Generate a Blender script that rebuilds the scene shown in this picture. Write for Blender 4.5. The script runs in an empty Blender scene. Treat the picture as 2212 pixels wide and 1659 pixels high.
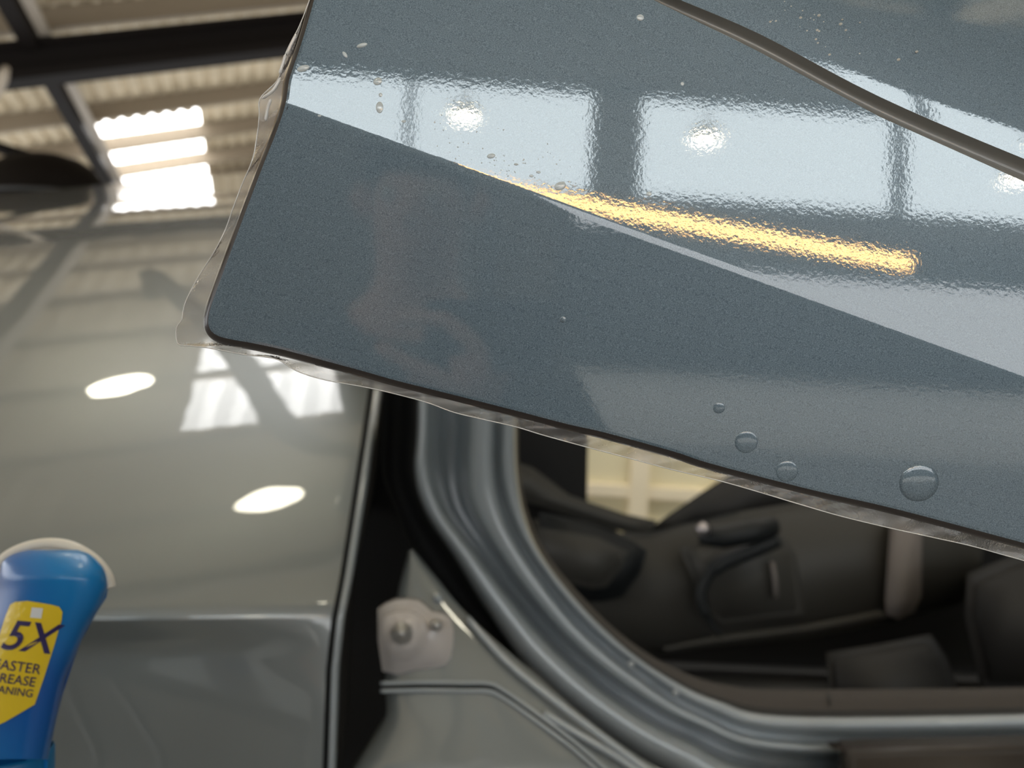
import bpy, bmesh, math, random
from mathutils import Vector, Matrix
random.seed(7)
scene = bpy.context.scene
COL = scene.collection

# ------------------------------------------------------------------ camera, world, exposure
F = 1800.0                       # focal length in pixels of the 2212 x 1659 frame
EYE = Vector((0, 0, 1.5))
ROLL = math.radians(3.4)         # the photographer tips the phone a little
CR, SR = math.cos(ROLL), math.sin(ROLL)
def V_(x, y, z): return Vector((x * CR - z * SR, y, x * SR + z * CR))        # direction seen from the camera -> world
def W(x, y, z): return V_(x, y, z) + EYE                                     # point measured from the camera -> world
def I(u, v, d): return W((u - 1106) / F * d, d, (829.5 - v) / F * d)         # point on the sight line at distance d

cd = bpy.data.cameras.new('camera'); cam = bpy.data.objects.new('camera', cd); COL.objects.link(cam)
cd.sensor_width = 36; cd.lens = 36 * F / 2212
cd.clip_start = 0.02; cd.clip_end = 200
cd.dof.use_dof = True; cd.dof.focus_distance = 0.405; cd.dof.aperture_fstop = 6.6
m = Matrix((( CR, -SR, 0), (0, 0, -1), (SR, CR, 0)))
cam.matrix_world = Matrix.Translation(EYE) @ m.to_4x4()
scene.camera = cam

w = bpy.data.worlds.new('world'); scene.world = w; w.use_nodes = True
w.node_tree.nodes['Background'].inputs[0].default_value = (0.92, 0.94, 0.96, 1)
w.node_tree.nodes['Background'].inputs[1].default_value = 3.0
scene.view_settings.view_transform = 'Standard'; scene.view_settings.look = 'None'
scene.view_settings.gamma = 1; scene.view_settings.exposure = 0.0
def area(name, loc, rot, sx, sy, power, col):
    ld = bpy.data.lights.new(name, 'AREA'); ld.shape = 'RECTANGLE'; ld.size = sx; ld.size_y = sy; ld.energy = power; ld.color = col
    o = bpy.data.objects.new(name, ld); o.location = loc; o.rotation_euler = rot; COL.objects.link(o); return o
area('roof_fill', (-2.0, 4.0, 3.6), (math.pi, 0, 0), 16, 24, 1150, (0.96, 0.98, 1.0))  # added fill, unseen from below, that brightens the roof sheets
area('partition_fill', (2.6, 4.0, 4.6), (math.radians(38), 0, 0), 3.0, .5, 90, (1.0, 0.96, 0.88))  # added fill aimed at the partition to brighten it
sl = bpy.data.lights.new('sun', 'SUN'); sl.energy = 20; sl.angle = 0.01; sl.color = (1.0, 0.97, 0.92)
sun = bpy.data.objects.new('sun', sl); COL.objects.link(sun); sun.rotation_euler = (math.radians(-38), math.radians(12), 0)
scene.cycles.use_denoising = True
scene.cycles.max_bounces = 8; scene.cycles.glossy_bounces = 5; scene.cycles.transparent_max_bounces = 12
scene.cycles.sample_clamp_indirect = 6

# ------------------------------------------------------------------ materials
def mat(name, col, rough=0.5, metal=0.0, coat=0.0, coat_rough=0.03, emit=None, estr=0, spec=0.5, alpha=None):
    mt = bpy.data.materials.new(name); mt.use_nodes = True
    b = mt.node_tree.nodes['Principled BSDF']
    b.inputs['Base Color'].default_value = (*col, 1); b.inputs['Roughness'].default_value = rough
    b.inputs['Metallic'].default_value = metal; b.inputs['Coat Weight'].default_value = coat
    b.inputs['Coat Roughness'].default_value = coat_rough; b.inputs['Specular IOR Level'].default_value = spec
    if emit: b.inputs['Emission Color'].default_value = (*emit, 1); b.inputs['Emission Strength'].default_value = estr
    return mt
def nodes(mt): return mt.node_tree.nodes, mt.node_tree.links, mt.node_tree.nodes['Principled BSDF']
def noise_color(mt, scale, c0, c1, lo=0.35, hi=0.65, detail=4, stretch=None):
    n, l, b = nodes(mt)
    tc = n.new('ShaderNodeTexCoord'); nz = n.new('ShaderNodeTexNoise'); cr = n.new('ShaderNodeValToRGB')
    nz.inputs['Scale'].default_value = scale; nz.inputs['Detail'].default_value = detail
    src = tc.outputs['Object']
    if stretch:
        mp = n.new('ShaderNodeMapping'); mp.inputs['Scale'].default_value = stretch; l.new(src, mp.inputs[0]); src = mp.outputs[0]
    l.new(src, nz.inputs['Vector']); l.new(nz.outputs['Fac'], cr.inputs[0])
    cr.color_ramp.elements[0].position = lo; cr.color_ramp.elements[1].position = hi
    cr.color_ramp.elements[0].color = (*c0, 1); cr.color_ramp.elements[1].color = (*c1, 1)
    l.new(cr.outputs[0], b.inputs['Base Color']); return mt
def bump(mt, scale, strength, dist=0.001, where='Normal', detail=2, stretch=None):
    n, l, b = nodes(mt)
    tc = n.new('ShaderNodeTexCoord'); nz = n.new('ShaderNodeTexNoise'); bp = n.new('ShaderNodeBump')
    nz.inputs['Scale'].default_value = scale; nz.inputs['Detail'].default_value = detail
    bp.inputs['Strength'].default_value = strength; bp.inputs['Distance'].default_value = dist
    src = tc.outputs['Object']
    if stretch:
        mp = n.new('ShaderNodeMapping'); mp.inputs['Scale'].default_value = stretch; l.new(src, mp.inputs[0]); src = mp.outputs[0]
    l.new(src, nz.inputs['Vector']); l.new(nz.outputs['Fac'], bp.inputs['Height']); l.new(bp.outputs[0], b.inputs[where])
    return mt

# blue-grey metallic paint under the film: fine flakes, rippled clear surface, a few dust specks
PANEL = mat('film_over_metallic_paint', (0.085, 0.11, 0.13), 0.5, 0.35, 1.0, 0.02)
PANEL.node_tree.nodes['Principled BSDF'].inputs['Coat IOR'].default_value = 1.85
n, l, b = nodes(PANEL)
tc = n.new('ShaderNodeTexCoord')
nf = n.new('ShaderNodeTexNoise'); nf.inputs['Scale'].default_value = 2200; nf.inputs['Detail'].default_value = 1
l.new(tc.outputs['Object'], nf.inputs['Vector'])
rf = n.new('ShaderNodeValToRGB'); rf.color_ramp.elements[0].position = 0.30; rf.color_ramp.elements[1].position = 0.74
rf.color_ramp.elements[0].color = (0.073, 0.116, 0.157, 1); rf.color_ramp.elements[1].color = (0.21, 0.285, 0.34, 1)
l.new(nf.outputs['Fac'], rf.inputs[0]); l.new(rf.outputs[0], b.inputs['Base Color'])
bump(PANEL, 480, 0.042, 0.0004, 'Coat Normal', 3)
bump(PANEL, 1500, 0.10, 0.0003, 'Normal', 1)
CHANNEL = mat('dull_paint_in_the_groove', (0.19, 0.185, 0.17), 0.5, 0.0, 0.8, 0.12)
PAINT = mat('grey_blue_car_paint', (0.20, 0.22, 0.225), 0.4, 0.3, 1.0, 0.02, spec=0.6)
PAINT.node_tree.nodes['Principled BSDF'].inputs['Coat IOR'].default_value = 1.58
bump(PAINT, 18, 0.05, 0.004, 'Coat Normal', 1)
PAINT_IN = mat('grey_blue_paint_of_the_door_frame', (0.33, 0.37, 0.395), 0.42, 0.1, 1.0, 0.12)
PAINT_IN.node_tree.nodes['Principled BSDF'].inputs['Coat IOR'].default_value = 1.7
BLACK = mat('black_rubber', (0.006, 0.008, 0.009), 0.6)
SHADE = mat('black_lining_and_shade', (0.012, 0.012, 0.012), 0.8)  # black of linings, and of the shade painted into the gap
SEAL = mat('brown_black_door_seal', (0.045, 0.038, 0.033), 0.7)
SCUFF = mat('dark_scuff_plastic', (0.035, 0.028, 0.022), 0.5)
TRIM = mat('dark_grey_trim_plastic', (0.055, 0.052, 0.045), 0.6)
TRIM_D = mat('charcoal_trim_plastic', (0.022, 0.021, 0.020), 0.6)
TRIM_L = mat('pale_grey_lit_trim', (0.20, 0.175, 0.16), 0.6)  # paler trim; on the chamfer it paints the caught light
KNOB = mat('satin_chrome', (0.6, 0.55, 0.55), 0.3, 0.8)
STEEL = mat('blackened_steel', (0.010, 0.008, 0.007), 0.6, spec=0.08)
STEEL_L = mat('pale_painted_steel', (0.34, 0.29, 0.23), 0.5)
SHEET = mat('beige_roof_sheet', (0.62, 0.52, 0.36), 0.55); noise_color(SHEET, 1.3, (0.52, 0.43, 0.29), (0.68, 0.57, 0.40))
PURLIN = mat('brown_grey_purlin', (0.25, 0.20, 0.14), 0.6)
SKYL = mat('daylit_translucent_sheet', (0.9, 0.9, 0.9), 0.5, emit=(1.0, 0.99, 0.97), estr=5.0)
PANE = mat('daylit_window_pane', (0.5, 0.55, 0.6), 0.15, emit=(0.86, 0.96, 1.0), estr=5.8)
WALL_IN = mat('grey_wall', (0.30, 0.29, 0.27), 0.8); noise_color(WALL_IN, 0.7, (0.25, 0.24, 0.22), (0.33, 0.32, 0.30))
MULL = mat('dark_window_frame', (0.05, 0.055, 0.06), 0.5)
BEIGE = mat('olive_beige_wall_panel', (0.82, 0.74, 0.50), 0.7)
CREAM = mat('cream_rail', (0.95, 0.84, 0.62), 0.6)
FLOOR = mat('concrete_floor', (0.22, 0.21, 0.20), 0.6); noise_color(FLOOR, 1.5, (0.17, 0.165, 0.155), (0.27, 0.26, 0.245)); bump(FLOOR, 30, 0.2)
YARD = mat('pale_concrete_yard', (0.68, 0.67, 0.64), 0.8)
DARKWALL = mat('added_dark_wall', (0.035, 0.045, 0.055), 0.8)
LAMP = mat('lamp_glass', (1, 1, 1), 0.4, emit=(1.0, 0.93, 0.72), estr=30)
AMBER = mat('amber_tube', (1, 0.8, 0.4), 0.4, emit=(1.0, 0.55, 0.17), estr=22)
BLUE = mat('blue_plastic', (0.0, 0.10, 0.50), 0.38, 0, 0.3, 0.15)
noise_color(BLUE, 9, (0.0, 0.07, 0.36), (0.0, 0.22, 0.56), 0.3, 0.7, 1)
BLUE2 = mat('teal_blue_collar', (0.0, 0.16, 0.38), 0.4)
WHITE = mat('cream_white_plastic', (0.74, 0.71, 0.64), 0.35)
YELL = mat('yellow_sticker', (0.80, 0.58, 0.02), 0.3, 0, 0.6, 0.08); bump(YELL, 240, 0.5, 0.002, 'Coat Normal', 2)
INK = mat('navy_print', (0.03, 0.02, 0.10), 0.4)
GREYP = mat('pale_grey_print', (0.72, 0.74, 0.76), 0.3)
SKIN = mat('skin', (0.80, 0.50, 0.40), 0.55); SHIRT = mat('grey_shirt', (0.10, 0.11, 0.12), 0.8)
TROU = mat('dark_trousers', (0.03, 0.035, 0.05), 0.8); HAIR = mat('dark_hair', (0.015, 0.01, 0.008), 0.6)
PHONE = mat('dark_blue_phone_glass', (0.02, 0.035, 0.06), 0.2, 0, 1, 0.05)
METAL = mat('galvanised_steel', (0.45, 0.45, 0.44), 0.4, 0.8)

# clear film: thin, slightly frosted, glossy
FILM = bpy.data.materials.new('clear_film'); FILM.use_nodes = True
n, l = FILM.node_tree.nodes, FILM.node_tree.links; n.clear()
out = n.new('ShaderNodeOutputMaterial'); tr = n.new('ShaderNodeBsdfTransparent'); gl = n.new('ShaderNodeBsdfGlossy')
tl = n.new('ShaderNodeBsdfTranslucent'); df = n.new('ShaderNodeBsdfDiffuse'); a1 = n.new('ShaderNodeMixShader'); a2 = n.new('ShaderNodeMixShader'); a3 = n.new('ShaderNodeMixShader')
tr.inputs[0].default_value = (0.80, 0.79, 0.77, 1); gl.inputs['Roughness'].default_value = 0.12; gl.inputs[0].default_value = (1, 0.98, 0.95, 1)
tl.inputs[0].default_value = (0.85, 0.80, 0.78, 1); df.inputs[0].default_value = (0.5, 0.49, 0.48, 1)
tc = n.new('ShaderNodeTexCoord'); nz = n.new('ShaderNodeTexNoise'); nz.inputs['Scale'].default_value = 900; nz.inputs['Detail'].default_value = 3
l.new(tc.outputs['Object'], nz.inputs['Vector']); bp = n.new('ShaderNodeBump'); bp.inputs['Strength'].default_value = 0.5; bp.inputs['Distance'].default_value = 0.0006
l.new(nz.outputs['Fac'], bp.inputs['Height']); l.new(bp.outputs[0], gl.inputs['Normal'])
fr = n.new('ShaderNodeFresnel'); fr.inputs[0].default_value = 1.5; l.new(bp.outputs[0], fr.inputs['Normal'])
l.new(tl.outputs[0], a1.inputs[1]); l.new(df.outputs[0], a1.inputs[2]); a1.inputs[0].default_value = 0.4
nb = n.new('ShaderNodeTexNoise'); nb.inputs['Scale'].default_value = 26; l.new(tc.outputs['Object'], nb.inputs['Vector'])
mr = n.new('ShaderNodeMapRange'); mr.inputs[1].default_value = 0.35; mr.inputs[2].default_value = 0.65; mr.inputs[3].default_value = 0.14; mr.inputs[4].default_value = 0.48
l.new(nb.outputs['Fac'], mr.inputs[0]); l.new(mr.outputs[0], a2.inputs[0]); l.new(tr.outputs[0], a2.inputs[1]); l.new(a1.outputs[0], a2.inputs[2])
l.new(fr.outputs[0], a3.inputs[0]); l.new(a2.outputs[0], a3.inputs[1]); l.new(gl.outputs[0], a3.inputs[2]); l.new(a3.outputs[0], out.inputs[0])
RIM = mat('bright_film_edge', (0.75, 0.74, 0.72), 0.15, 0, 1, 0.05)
GLASS = mat('water_drop', (0.62, 0.68, 0.70), 0.15, 0.0, 1.0, 0.02)
SPECK = mat('dust_speck', (0.5, 0.49, 0.45), 0.5)
DARKEDGE = mat('dark_reflection_on_the_fold', (0.030, 0.024, 0.023), 0.35, 0.0, 0.6, 0.15)  # dark reflection of things below, painted onto the fold

# ------------------------------------------------------------------ helpers
def link(name, me, mt, parent=None, smooth=True):
    o = bpy.data.objects.new(name, me); COL.objects.link(o)
    if mt: me.materials.append(mt)
    if parent: o.parent = parent
    if smooth:
        for p in me.polygons: p.use_smooth = True
    return o
def mesh(name, vs, fs, mt, parent=None, smooth=True):
    me = bpy.data.meshes.new(name); me.from_pydata([tuple(v) for v in vs], [], fs); me.validate(); me.update()
    bm = bmesh.new(); bm.from_mesh(me); bmesh.ops.recalc_face_normals(bm, faces=bm.faces); bm.to_mesh(me); bm.free()
    return link(name, me, mt, parent, smooth)
def empty(name, loc=(0, 0, 0)):
    o = bpy.data.objects.new(name, None); COL.objects.link(o); o.empty_display_size = 0.1
    return o
def tag(o, label=None, cat=None, group=None, kind=None):
    if label: o['label'] = label
    if cat: o['category'] = cat
    if group: o['group'] = group
    if kind: o['kind'] = kind
    return o
def cat_rom(pts, n):
    """n samples per span through a list of tuples of any length"""
    out = []; P = [pts[0]] + list(pts) + [pts[-1]]
    for i in range(1, len(P) - 2):
        for k in range(n):
            t = k / n; a, b_, c, d = P[i-1], P[i], P[i+1], P[i+2]
            out.append(tuple(0.5*((2*b_[j]) + (-a[j]+c[j])*t + (2*a[j]-5*b_[j]+4*c[j]-d[j])*t*t + (-a[j]+3*b_[j]-3*c[j]+d[j])*t**3) for j in range(len(b_))))
    out.append(tuple(pts[-1])); return out
def loft(name, rows, mt, parent=None, close=False, smooth=True):
    vs = [p for r in rows for p in r]; n = len(rows[0]); fs = []
    for i in range(len(rows) - 1):
        for j in range(n - 1 + (1 if close else 0)):
            k = (j + 1) % n
            fs.append((i*n+j, i*n+k, (i+1)*n+k, (i+1)*n+j))
    return mesh(name, vs, fs, mt, parent, smooth)
def tube(name, pts, r, mt, parent=None, seg=8, cap=True):
    pts = [Vector(p) for p in pts]; rows = []
    rr = r if isinstance(r, (list, tuple)) else [r] * len(pts)
    up = None
    for i, p in enumerate(pts):
        t = (pts[min(i+1, len(pts)-1)] - pts[max(i-1, 0)]).normalized()
        if up is None: up = t.orthogonal().normalized()
        up = (up - t * up.dot(t)).normalized(); s = t.cross(up)
        rows.append([p + (up*math.cos(2*math.pi*k/seg) + s*math.sin(2*math.pi*k/seg)) * rr[i] for k in range(seg)])
    vs = [p for r_ in rows for p in r_]; fs = []
    for i in range(len(rows)-1):
        for j in range(seg):
            k = (j+1) % seg; fs.append((i*seg+j, i*seg+k, (i+1)*seg+k, (i+1)*seg+j))
    if cap: fs.append(tuple(range(seg))[::-1]); fs.append(tuple((len(rows)-1)*seg+j for j in range(seg)))
    return mesh(name, vs, fs, mt, parent)
def frame_box(name, o, ax, ay, az, mt, parent=None, bev=0.0):
    """box from corner o along three edge vectors"""
    o, ax, ay, az = Vector(o), Vector(ax), Vector(ay), Vector(az)
    vs = [o + ax*i + ay*j + az*k for i in (0, 1) for j in (0, 1) for k in (0, 1)]
    fs = [(0,1,3,2),(4,6,7,5),(0,4,5,1),(2,3,7,6),(0,2,6,4),(1,5,7,3)]
    ob = mesh(name, vs, fs, mt, parent, False)
    if bev:
        bm = bmesh.new(); bm.from_mesh(ob.data); bmesh.ops.bevel(bm, geom=bm.edges[:], offset=bev, segments=2, affect='EDGES'); bm.to_mesh(ob.data); bm.free()
    return ob
def box(name, x0, x1, y0, y1, z0, z1, mt, parent=None, bev=0.0):
    return frame_box(name, (x0, y0, z0), (x1-x0, 0, 0), (0, y1-y0, 0), (0, 0, z1-z0), mt, parent, bev)
def slab(name, outline, thick, mt, parent=None, bev=0.0, n=0, seg=3, ray=False):
    """solid from an outline of (u, v, distance), extruded away from the viewer"""
    if n: outline = cat_rom(list(outline) + [outline[0]], n)[:-1]
    fr_ = [I(*p) for p in outline]; bk = [I(p[0], p[1], p[2]+thick) for p in outline] if ray else [p + V_(0, thick, 0) for p in fr_]; k = len(fr_)
    bm = bmesh.new(); a = [bm.verts.new(p) for p in fr_]; c = [bm.verts.new(p) for p in bk]
    top = bm.faces.new(a); bm.faces.new(c[::-1])
    for i in range(k): bm.faces.new((a[i], c[i], c[(i+1) % k], a[(i+1) % k]))
    bmesh.ops.recalc_face_normals(bm, faces=bm.faces)
    if bev: bmesh.ops.bevel(bm, geom=list(top.edges), offset=bev, segments=seg, affect='EDGES', clamp_overlap=True)
    bmesh.ops.triangulate(bm, faces=[f for f in bm.faces if len(f.verts) > 4])
    me = bpy.data.meshes.new(name); bm.to_mesh(me); bm.free()
    o = link(name, me, mt, parent, False)
    for p in me.polygons: p.use_smooth = bool(bev)
    return o

# ------------------------------------------------------------------ roof of the hall
RO = W(-5.373, 12.0, 4.197)
RU = V_(.92, .31, .24).normalized(); RV = V_(-.31, .95, -.04).normalized(); RN = RU.cross(RV).normalized()
if RN.z < 0: RN = -RN
def R_(a, b, c=0.0): return RO + RU*a + RV*b + RN*c
def roof_z(x, y):
    return RO.z - (RN.x*(x-RO.x) + RN.y*(y-RO.y)) / RN.z
A0, A1, B0, B1 = -9.0, 17.0, -24.0, 14.0
ceiling = mesh('ceiling', [R_(A0, B0, .22), R_(A1, B0, .22), R_(A1, B1, .22), R_(A0, B1, .22), R_(A0, B0, .3), R_(A1, B0, .3), R_(A1, B1, .3), R_(A0, B1, .3)],
               [(0,1,2,3),(7,6,5,4),(0,4,5,1),(1,5,6,2),(2,6,7,3),(3,7,4,0)], STEEL, None, False)
tag(ceiling, 'beige corrugated metal roof on dark steel beams', kind='structure')
# corrugated sheets, one metre wide, leaving out the translucent strips
def corr(a0, a1, b0, b1, mt, name):
    k = int(round((a1-a0) / 0.22)); prof = []
    for i in range(k):
        s = a0 + (a1-a0)*i/k; q = (a1-a0)/k
        prof += [(s, 0.0), (s+q*.55, 0.0), (s+q*.66, .045), (s+q*.9, .045)]
    prof.append((a1, 0.0))
    return loft(name, [[R_(a, b_, c+.1) for a, c in prof] for b_ in (b0, b1)], mt, ceiling, smooth=False)
aa = A0
while aa < A1 - .01:
    if abs(aa - (-1.0)) < .01 or abs(aa - 7.0) < .01:
        wd = 1.8 if aa < 0 else 1.2
        if aa < 0:
            corr(aa, aa+wd, B0, -6.0, SHEET, 'roof_sheet'); corr(aa, aa+wd, -6.0, 1.35, SHEET, 'roof_sheet')
            corr(aa, aa+wd, 1.35, 6.2, SKYL, 'skylight_sheet'); corr(aa, aa+wd, 6.2, B1, SHEET, 'roof_sheet')
        else:
            corr(aa, aa+wd, B0, -16, SHEET, 'roof_sheet'); corr(aa, aa+wd, -16, B1, SHEET, 'roof_sheet')
        aa += wd
    else:
        nx = min(aa + 2.0, A1)
        if aa < -1.0 < nx: nx = -1.0
        if aa < 7.0 - .01 and nx > 7.0: nx = 7.0
        if abs(aa - .8) < .01:
            corr(aa, nx, B0, -9.8, SHEET, 'roof_sheet'); corr(aa, nx, -9.8, -7.2, SKYL, 'skylight_sheet'); corr(aa, nx, -7.2, B1, SHEET, 'roof_sheet')
        else: corr(aa, nx, B0, B1, SHEET, 'roof_sheet')
        aa = nx
b_ = B0 + .4; 
while b_ < B1:
    frame_box('purlin', R_(A0, b_, -.16), RU*(A1-A0), RV*.09, RN*.24, PURLIN, ceiling)
    b_ += 1.5
for a in (-8.2, -1.0, 4.6, 11.0):
    frame_box('rafter', R_(a, B0, -.45), RU*.16, RV*(B1-B0), RN*.30, STEEL, ceiling)
    frame_box('rafter_flange', R_(a+.20, B0, -.34), RU*.12, RV*(B1-B0), RN*.05, STEEL_L, ceiling)
for b2 in (-2.85, -13.0, -17.0, 9.5):
    bm_ = frame_box('cross_beam', R_(A0, b2, -.78), RU*(A1-A0), RV*.30, RN*.10, STEEL, ceiling)
    frame_box('beam_web', R_(A0, b2+.11, -.68), RU*(A1-A0), RV*.08, RN*.30, STEEL, ceiling)
    frame_box('beam_flange', R_(A0, b2, -.42), RU*(A1-A0), RV*.30, RN*.06, STEEL, ceiling)
# truss webs of the two beams that the wing reflects
for b2 in (-13.0, -17.0):
    for i in range(16):
        a = A0 + 1 + i*1.5
        tube('truss_brace', [R_(a, b2+.15, -.78), R_(a+.75, b2+.15, -1.3)], .035, STEEL_L, ceiling, 6)
        tube('truss_brace', [R_(a+.75, b2+.15, -1.3), R_(a+1.5, b2+.15, -.78)], .035, STEEL_L, ceiling, 6)
    frame_box('truss_chord', R_(A0, b2+.1, -1.36), RU*(A1-A0), RV*.10, RN*.10, STEEL_L, ceiling)

# ------------------------------------------------------------------ floor and walls
XL, XR, YB, YF = -10.0, 9.0, -6.0, 22.0
floor = box('floor', XL, XR, YB-.2, YF, -.1, 0, FLOOR); tag(floor, 'worn grey concrete workshop floor', kind='structure')
def wall(name, p0, p1, z0, z1, mt, thick, parent=None, kind=True):
    """wall between two plan points; z1 None follows the roof"""
    d = Vector((p1[0]-p0[0], p1[1]-p0[1], 0)).normalized(); nn = Vector((-d.y, d.x, 0))*thick
    zt = [roof_z(*p0)-.5, roof_z(*p1)-.5] if z1 is None else [z1, z1]
    b0 = Vector((p0[0], p0[1], z0)); b1 = Vector((p1[0], p1[1], z0)); t0 = Vector((p0[0], p0[1], zt[0])); t1 = Vector((p1[0], p1[1], zt[1]))
    vs = [b0, b1, t1, t0, b0+nn, b1+nn, t1+nn, t0+nn]
    o = mesh(name, vs, [(0,1,2,3),(7,6,5,4),(0,4,5,1),(1,5,6,2),(2,6,7,3),(3,7,4,0)], mt, parent, False)
    if kind and not parent: o['kind'] = 'structure'
    return o
WZ0, WZ1 = 3.80, 4.78
DX0, DX1, DZ = 0.12, 6.6, 3.35
wb = wall('wall_back', (-4.0, YB), (DX0, YB), 0, WZ0, WALL_IN, -.2)
wall('wall_section', (DX1, YB), (XR, YB), 0, WZ0, WALL_IN, -.2, wb)
wall('wall_section', (DX0, YB), (DX1, YB), DZ, WZ0, WALL_IN, -.2, wb)
for x in (DX0, DX1-.12): box('door_jamb', x, x+.12, YB-.02, YB+.06, 0, DZ, MULL, wb)
box('door_head', DX0, DX1, YB-.02, YB+.06, DZ-.12, DZ, MULL, wb)
bw = box('trim_1', -14, 16, -11.2, -11.0, 0, 2.0, DARKWALL); bw.name = 'wall_yard'; tag(bw, 'added dark wall across the yard, darkening the panel reflection', kind='structure')  # added unseen wall that darkens a band of the panel's reflection
yard = box('ground', -40, 40, -45, YB-.2, -.12, -.02, YARD); tag(yard, 'pale concrete yard outside the wide doorway', kind='structure')
wall('wall_upper', (-4.0, YB), (XR, YB), WZ1, None, WALL_IN, -.2, wb)
wall('wall_low_end', (XL, YB), (-4.0, YB), 0, None, WALL_IN, -.2, wb)
wins = [(-3.8, -2.35), (-2.05, .88), (1.30, 4.95), (5.25, 8.6)]
px = -4.0
for a, c in wins:
    box('pier', px, a, YB-.2, YB, WZ0, WZ1, WALL_IN, wb); px = c
box('pier', px, XR, YB-.2, YB, WZ0, WZ1, WALL_IN, wb)
for i, (a, c) in enumerate(wins):
    wo = box('window_%d' % (i+1), a, c, YB-.13, YB-.10, WZ0, WZ1, PANE); tag(wo, kind='structure')
    for x in ([-.68] if i == 1 else [3.58] if i == 2 else [(a+c)/2]):
        wd = .05 if i == 1 else .09
        box('mullion', x-wd/2, x+wd/2, YB-.10, YB-.02, WZ0, WZ1, MULL, wo)
    for z in (WZ0, WZ1-.05): box('window_frame', a, c, YB-.10, YB-.04, z, z+.05, MULL, wo)
wf = wall('wall_far', (XL, YF), (XR, YF), 0, None, WALL_IN, .2)
wr = wall('wall_right', (XR, YB), (XR, YF), 0, None, WALL_IN, -.2)
wl = wall('wall_left', (XL, YB), (XL, -3.0), 0, None, WALL_IN, .2)
wl2 = wall('wall_left_far', (XL, 9.0), (XL, YF), 0, None, WALL_IN, .2)
# low partition of olive beige panels behind the car
part = box('wall_partition', .2, 7.0, 5.6, 5.7, 0, 2.3, BEIGE); tag(part, 'olive beige panelled partition with cream rails seen through the car', kind='structure')
for u in (1190, 1378, 1566, 1754):
    c = I(u, 1060, 5.6); box('upright_rail', c.x-.065, c.x+.065, 5.54, 5.60, 0, 2.3, CREAM, part, .008)
for v in (880, 1062, 1190):
    c = I(1378, v, 5.6); box('cross_rail', .2, 7.0, 5.555, 5.60, c.z-.045, c.z+.045, CREAM, part, .008)

# high-bay lamps in the hall
def lamp(x, y, z, lab, r=.10):
    t = empty('pendant_lamp'); t.location = (x, y, z)
    tag(t, lab, 'lamp', 'high bay lamps hanging from the roof')
    rows = [[(rr*math.cos(k*math.pi/12), rr*math.sin(k*math.pi/12), zz) for k in range(24)] for rr, zz in ((r*1.04, -.01), (r*1.05, .02), (r*1.0, .05), (r*.4, .07), (.02, .09))]
    loft('lamp_shade', rows, METAL, t, True)
    mesh('lamp_glass', [(r*math.cos(k*math.pi/12), r*math.sin(k*math.pi/12), 0) for k in range(24)] + [(r*math.cos(k*math.pi/12), r*math.sin(k*math.pi/12), .02) for k in range(24)],
         [tuple(range(24)), tuple(range(24, 48))] + [(k, (k+1) % 24, 24+(k+1) % 24, 24+k) for k in range(24)], LAMP, t)
    tube('cord', [(0, 0, .08), (0, 0, roof_z(x, y)-z-.1)], .006, STEEL_L, t, 6)
    return t
HL = [(-2.12, 3.16, 4.6), (-.52, 1.38, 4.6)]
LAMPS = [(-.17, -4.5, 3.76, 'round high bay lamp mirrored in the short window on the film'), (1.44, -4.5, 3.73, 'round high bay lamp mirrored in the wide window on the film'),
         (3.60, -4.5, 3.62, 'round high bay lamp mirrored at the edge of the wide window')]
for q in LAMPS: lamp(*q)
lamp(*HL[0], 'larger round lamp mirrored on the upper part of the front wing', .17)
lamp(*HL[1], 'smaller round lamp mirrored low on the front wing near the shut edge', .15)
for x, y, lab in ((.9, -.8, 'high bay lamp behind the viewer glinting on the wing crease by the shut edge'),
                  (2.4, -.8, 'high bay lamp behind the viewer glinting beside the hinge bracket'),
                  (-1.6, -2.2, 'high bay lamp behind the viewer glinting on the wing crease beside the bottle')):
    lamp(x, y, 4.9, lab, .15)
# amber work tube
t = empty('work_light'); tag(t, 'long amber tube light mirrored as an orange streak on the panel', 'work light')
ta, tb = Vector((-.10, -1.5, 2.26)), Vector((1.22, -1.5, 2.115))
tube('amber_tube', [ta, tb], .017, AMBER, t, 12)
for p, q in ((ta, tb), (tb, ta)):
    dd = (q-p).normalized(); tube('end_cap', [p-dd*.04, p-dd*.001], .022, BLACK, t, 12)
tube('lamp_stand', [(-.14, -1.52, 0), (-.14, -1.52, 2.27)], .018, BLACK, t, 8)

# ------------------------------------------------------------------ the car
car = empty('car'); tag(car, 'grey-blue car with front wing on one side and open doorway showing dark cabin', 'car')

# front wing: a skin whose slope runs from nearly flat at the crest to steep below the crease
def tan_at(v):
    K = [(366, 14.3), (420, 16.2), (480, 19), (560, 22), (700, 26.5), (835, 31), (1000, 36.5), (1150, 41), (1290, 45), (1304, 50), (1312, 61), (1345, 74), (1360, 79), (1400, 82), (1560, 84), (1800, 86)]
    for (a, p), (c, q) in zip(K, K[1:]):
        if v <= c:
            return math.tan(math.radians(p + (q-p)*max(0, v-a)/(c-a)))
    return math.tan(math.radians(86))
def prof():
    v = 1345.0; d = 1.02; out = {1345: d}
    up = []; dd = d; vv = 1345.0; st = 1.0
    while vv > 366:
        s = (829.5-vv)/F; dd *= math.exp((st/F)/max(tan_at(vv)-s, .04)); vv -= st; up.append((vv, dd))
    dn = []; dd = d; vv = 1345.0
    while vv < 1860:
        s = (829.5-vv)/F; dd *= math.exp(-(st/F)/(tan_at(vv)-s)); vv += st; dn.append((vv, dd))
    return sorted(up + [(1345, d)] + dn)
PR = prof()
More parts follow.
